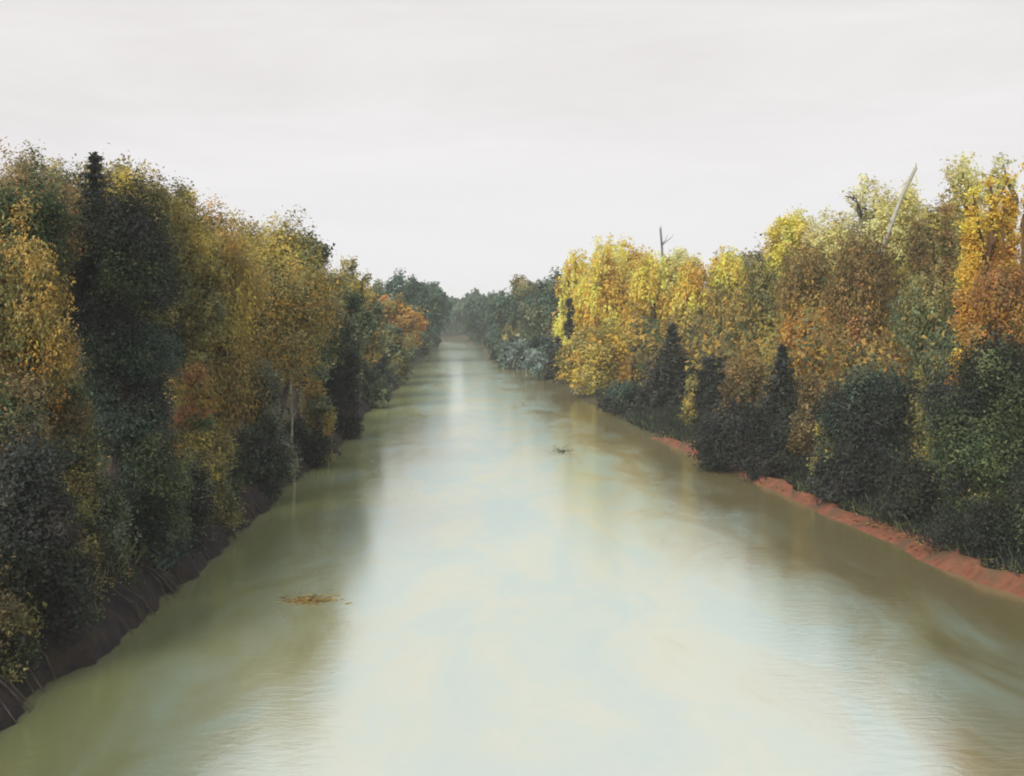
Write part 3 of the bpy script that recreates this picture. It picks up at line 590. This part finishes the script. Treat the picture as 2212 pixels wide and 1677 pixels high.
# ------------------------------------------------------------------ woods behind and ground cover (uncountable)
def woodland(name, label, P, side, y0, y1, o0, o1, hh, pals, n, seed):
    rng = np.random.default_rng(seed)
    y = y0 + (y1 - y0) * rng.random(n) ** 1.3; o = rng.uniform(o0, o1, n)
    x = edge(P, y) + side * o
    gz = np.array([ground_z(a, b) for a, b in zip(x, y)])
    z = gz + hh * rng.random(n) ** 0.8 * (0.75 + 0.25 * np.sin(x * 0.5) * np.sin(y * 0.31))
    C = np.stack([x, y, z], 1); Nn = np.tile(np.array([-side * 0.5, -0.5, 0.6]), (n, 1))
    cl = np.array([PAL[pals[int(rng.integers(len(pals)))]][0] for _ in range(n)])
    s = np.repeat(np.maximum(0.14, PXL * 1.8 * y), 16)[:, None]
    V, c = make_leaves(rng, C, Nn, cl, 16, 0.5 + 0.002 * np.repeat(y, 16)[:, None], s, 0, 1.5)
    return tag(mesh_np(name, V, 3, M['leaf'], colors=c), label, 'undergrowth', kind='stuff')
woodland('undergrowth', 'tangled woods filling the gaps behind the left bank trees', LB, -1, 22, 330, 6, 26, 8.5, ['olive', 'dark', 'brown', 'green', 'ochre'], 6000, 5)
woodland('undergrowth', 'tangled woods filling the gaps behind the right bank trees', RB, 1, 30, 400, 6, 30, 9.0, ['olive', 'olive_brown', 'ochre', 'green'], 7000, 6)
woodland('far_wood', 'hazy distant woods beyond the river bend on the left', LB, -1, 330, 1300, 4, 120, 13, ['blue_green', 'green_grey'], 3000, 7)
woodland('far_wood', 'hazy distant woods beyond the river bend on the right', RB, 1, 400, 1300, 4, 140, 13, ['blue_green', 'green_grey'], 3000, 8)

def grass(name, label, P, side, y0, y1, o0, o1, n, pals, hmin, hmax, seed):
    rng = np.random.default_rng(seed)
    y = y0 + (y1 - y0) * rng.random(n) ** 1.5; o = rng.uniform(o0, o1, n)
    x = edge(P, y) + side * o
    gz = np.array([ground_z(a, b) for a, b in zip(x, y)]) 
    if side < 0: gz = np.maximum(gz, np.interp(o, [0, 0.45, 1.1, 1.8, 2.6, 4.2], [0.4, 0.8, 1.15, 1.38, 1.4, 0.5]) - 0.05)
    h = rng.uniform(hmin, hmax, n); a = rng.uniform(0, 6.28, n); w = 0.012 + 0.00032 * y
    d = np.stack([np.cos(a), np.sin(a), np.zeros(n)], 1); bend = rng.normal(size=(n, 3)) * 0.4 * h[:, None]; bend[:, 2] = 0
    B = np.stack([x, y, gz], 1)
    V = np.stack([B - d * w[:, None], B + d * w[:, None], B + d * w[:, None] * .4 + bend + np.stack([0 * h, 0 * h, h], 1), B - d * w[:, None] * .4 + bend * 1.05 + np.stack([0 * h, 0 * h, h * 0.97], 1)], 1).reshape(-1, 3)
    cl = np.array([PAL[pals[int(rng.integers(len(pals)))]][int(rng.integers(3))] for _ in range(n)])
    c = np.repeat(np.concatenate([cl, np.ones((n, 1))], 1), 4, 0)
    tag(mesh_np(name, V, 4, M['leaf'], colors=c), label, 'grass', kind='stuff')
grass('bank_grass', 'rank grey green grass and weeds on the left bank', LB, -1, 17, 75, 0.9, 7, 36000, ['grey_green', 'dark', 'green', 'plum', 'olive'], 0.2, 0.75, 11)
grass('bank_grass', 'dark grass behind the red clay on the right bank', RB, 1, 25, 100, 0.75, 7, 42000, ['dark', 'slate', 'plum', 'green'], 0.2, 0.75, 12)

# ------------------------------------------------------------------ things on the water and in the air
def leaf_raft(name, label, px, py, wx, wy, n, pals, seed):
    rng = np.random.default_rng(seed)
    d = EYE * F / (py - 690); X = (px - 1106) / F * d
    a = rng.uniform(0, 6.28, n); r = np.abs(rng.normal(size=n)) ** 1.4 * 0.5
    x = X + np.cos(a) * r * wx; y = d + np.sin(a) * r * wy
    C = np.stack([x, y, 0.012 + 0.01 * rng.random(n)], 1); Nn = np.tile(np.array([0, 0, 3.0]), (n, 1))
    cl = np.array([PAL[pals[int(rng.integers(len(pals)))]][int(rng.integers(3))] for _ in range(n)])
    V, c = make_leaves(rng, C, Nn, cl, 1, 0.0, 0.10, 0, 1.4)
    V[:, 2] = np.clip(V[:, 2], 0.006, 0.05)
    tag(mesh_np(name, V, 3, M['leaf'], colors=c), label, 'leaves', kind='stuff')
leaf_raft('floating_leaves', 'patch of ochre brown leaves floating on the near left water', 668, 1297, 0.8, 0.5, 800, ['ochre', 'brown', 'ochre'], 21)
leaf_raft('floating_leaves', 'grey green leaf scum drifting in midstream towards the right', 1215, 975, 1.0, 3.4, 420, ['grey_green', 'slate'], 22)

def litter(name, label, P, side, y0, y1, o0, o1, n, pals, seed, lift):
    rng = np.random.default_rng(seed); y = rng.uniform(y0, y1, n); o = rng.uniform(o0, o1, n); x = edge(P, y) + side * o
    z = np.array([np.interp(q, [-0.2, 0.2, 0.8, 1.2, 2], lift) for q in o]) + 0.02
    cl = np.array([PAL[pals[int(rng.integers(len(pals)))]][int(rng.integers(3))] for _ in range(n)])
    V, c = make_leaves(rng, np.stack([x, y, z], 1), np.tile(np.array([0, 0, 2.0]), (n, 1)), cl, 1, 0.02, 0.13, 0, 1.4)
    tag(mesh_np(name, V, 3, M['leaf'], colors=c), label, 'leaves', kind='stuff')
litter('leaf_litter', 'fallen brown and ochre leaves scattered on the red clay', RB, 1, 30, 85, 0.1, 1.6, 1500, ['brown', 'ochre', 'olive'], 31, [0.02, 0.16, 0.36, 0.42, 0.3])
litter('leaf_litter', 'fallen leaves on the dark mud of the left bank', LB, -1, 14, 70, 0.4, 2.6, 2200, ['brown', 'olive', 'dark', 'ochre'], 32, [0.3, 0.95, 1.35, 1.42, 1.42])
rng = np.random.default_rng(77); rt = []
for _ in range(130):
    y = rng.uniform(16, 85); e = float(edge(LB, y)); dy = rng.normal() * 0.5
    rt.append(tube([(e - 1.5, y, 1.3), (e - 0.8, y + dy * .3, 1.08 + rng.uniform(0, .15)), (e - rng.uniform(0.0, 0.15), y + dy * .7, 0.6), (e + rng.uniform(0.2, 0.5), y + dy, -0.1)], np.array([0.05, 0.04, 0.028, 0.015]) * rng.uniform(0.6, 1.3), 5))
rv, rq = join_tubes(rt)
tag(mesh_np('bank_roots', rv, 4, M['bark'], idx=rq, smooth=True), 'exposed roots and trailing stems hanging over the dark mud', 'roots', kind='stuff')
# haze: the air over the river
hz = mesh_np('haze', np.array([(x, y, z) for x in (-4000, 1200) for y in (-120, 1700) for z in (-3.5, 30)], float), 4, M['ground'],
             idx=np.array([(0, 1, 3, 2), (4, 6, 7, 5), (0, 4, 5, 1), (2, 3, 7, 6), (0, 2, 6, 4), (1, 5, 7, 3)]))
m, t, o = new_mat('river_haze'); pv = N(t, 'ShaderNodeVolumePrincipled')
pv.inputs['Color'].default_value = (0.93, 0.97, 0.97, 1); pv.inputs['Density'].default_value = 0.0004
t.links.new(pv.outputs[0], o.inputs['Volume']); hz.data.materials.clear(); hz.data.materials.append(m)
tag(hz, 'thin pale haze hanging over the whole river', 'haze', kind='stuff')
print('TRIS', sum(sum(len(p.vertices) - 2 for p in o.data.polygons) for o in bpy.data.objects if o.type == 'MESH'), 'trees', len(TREES))
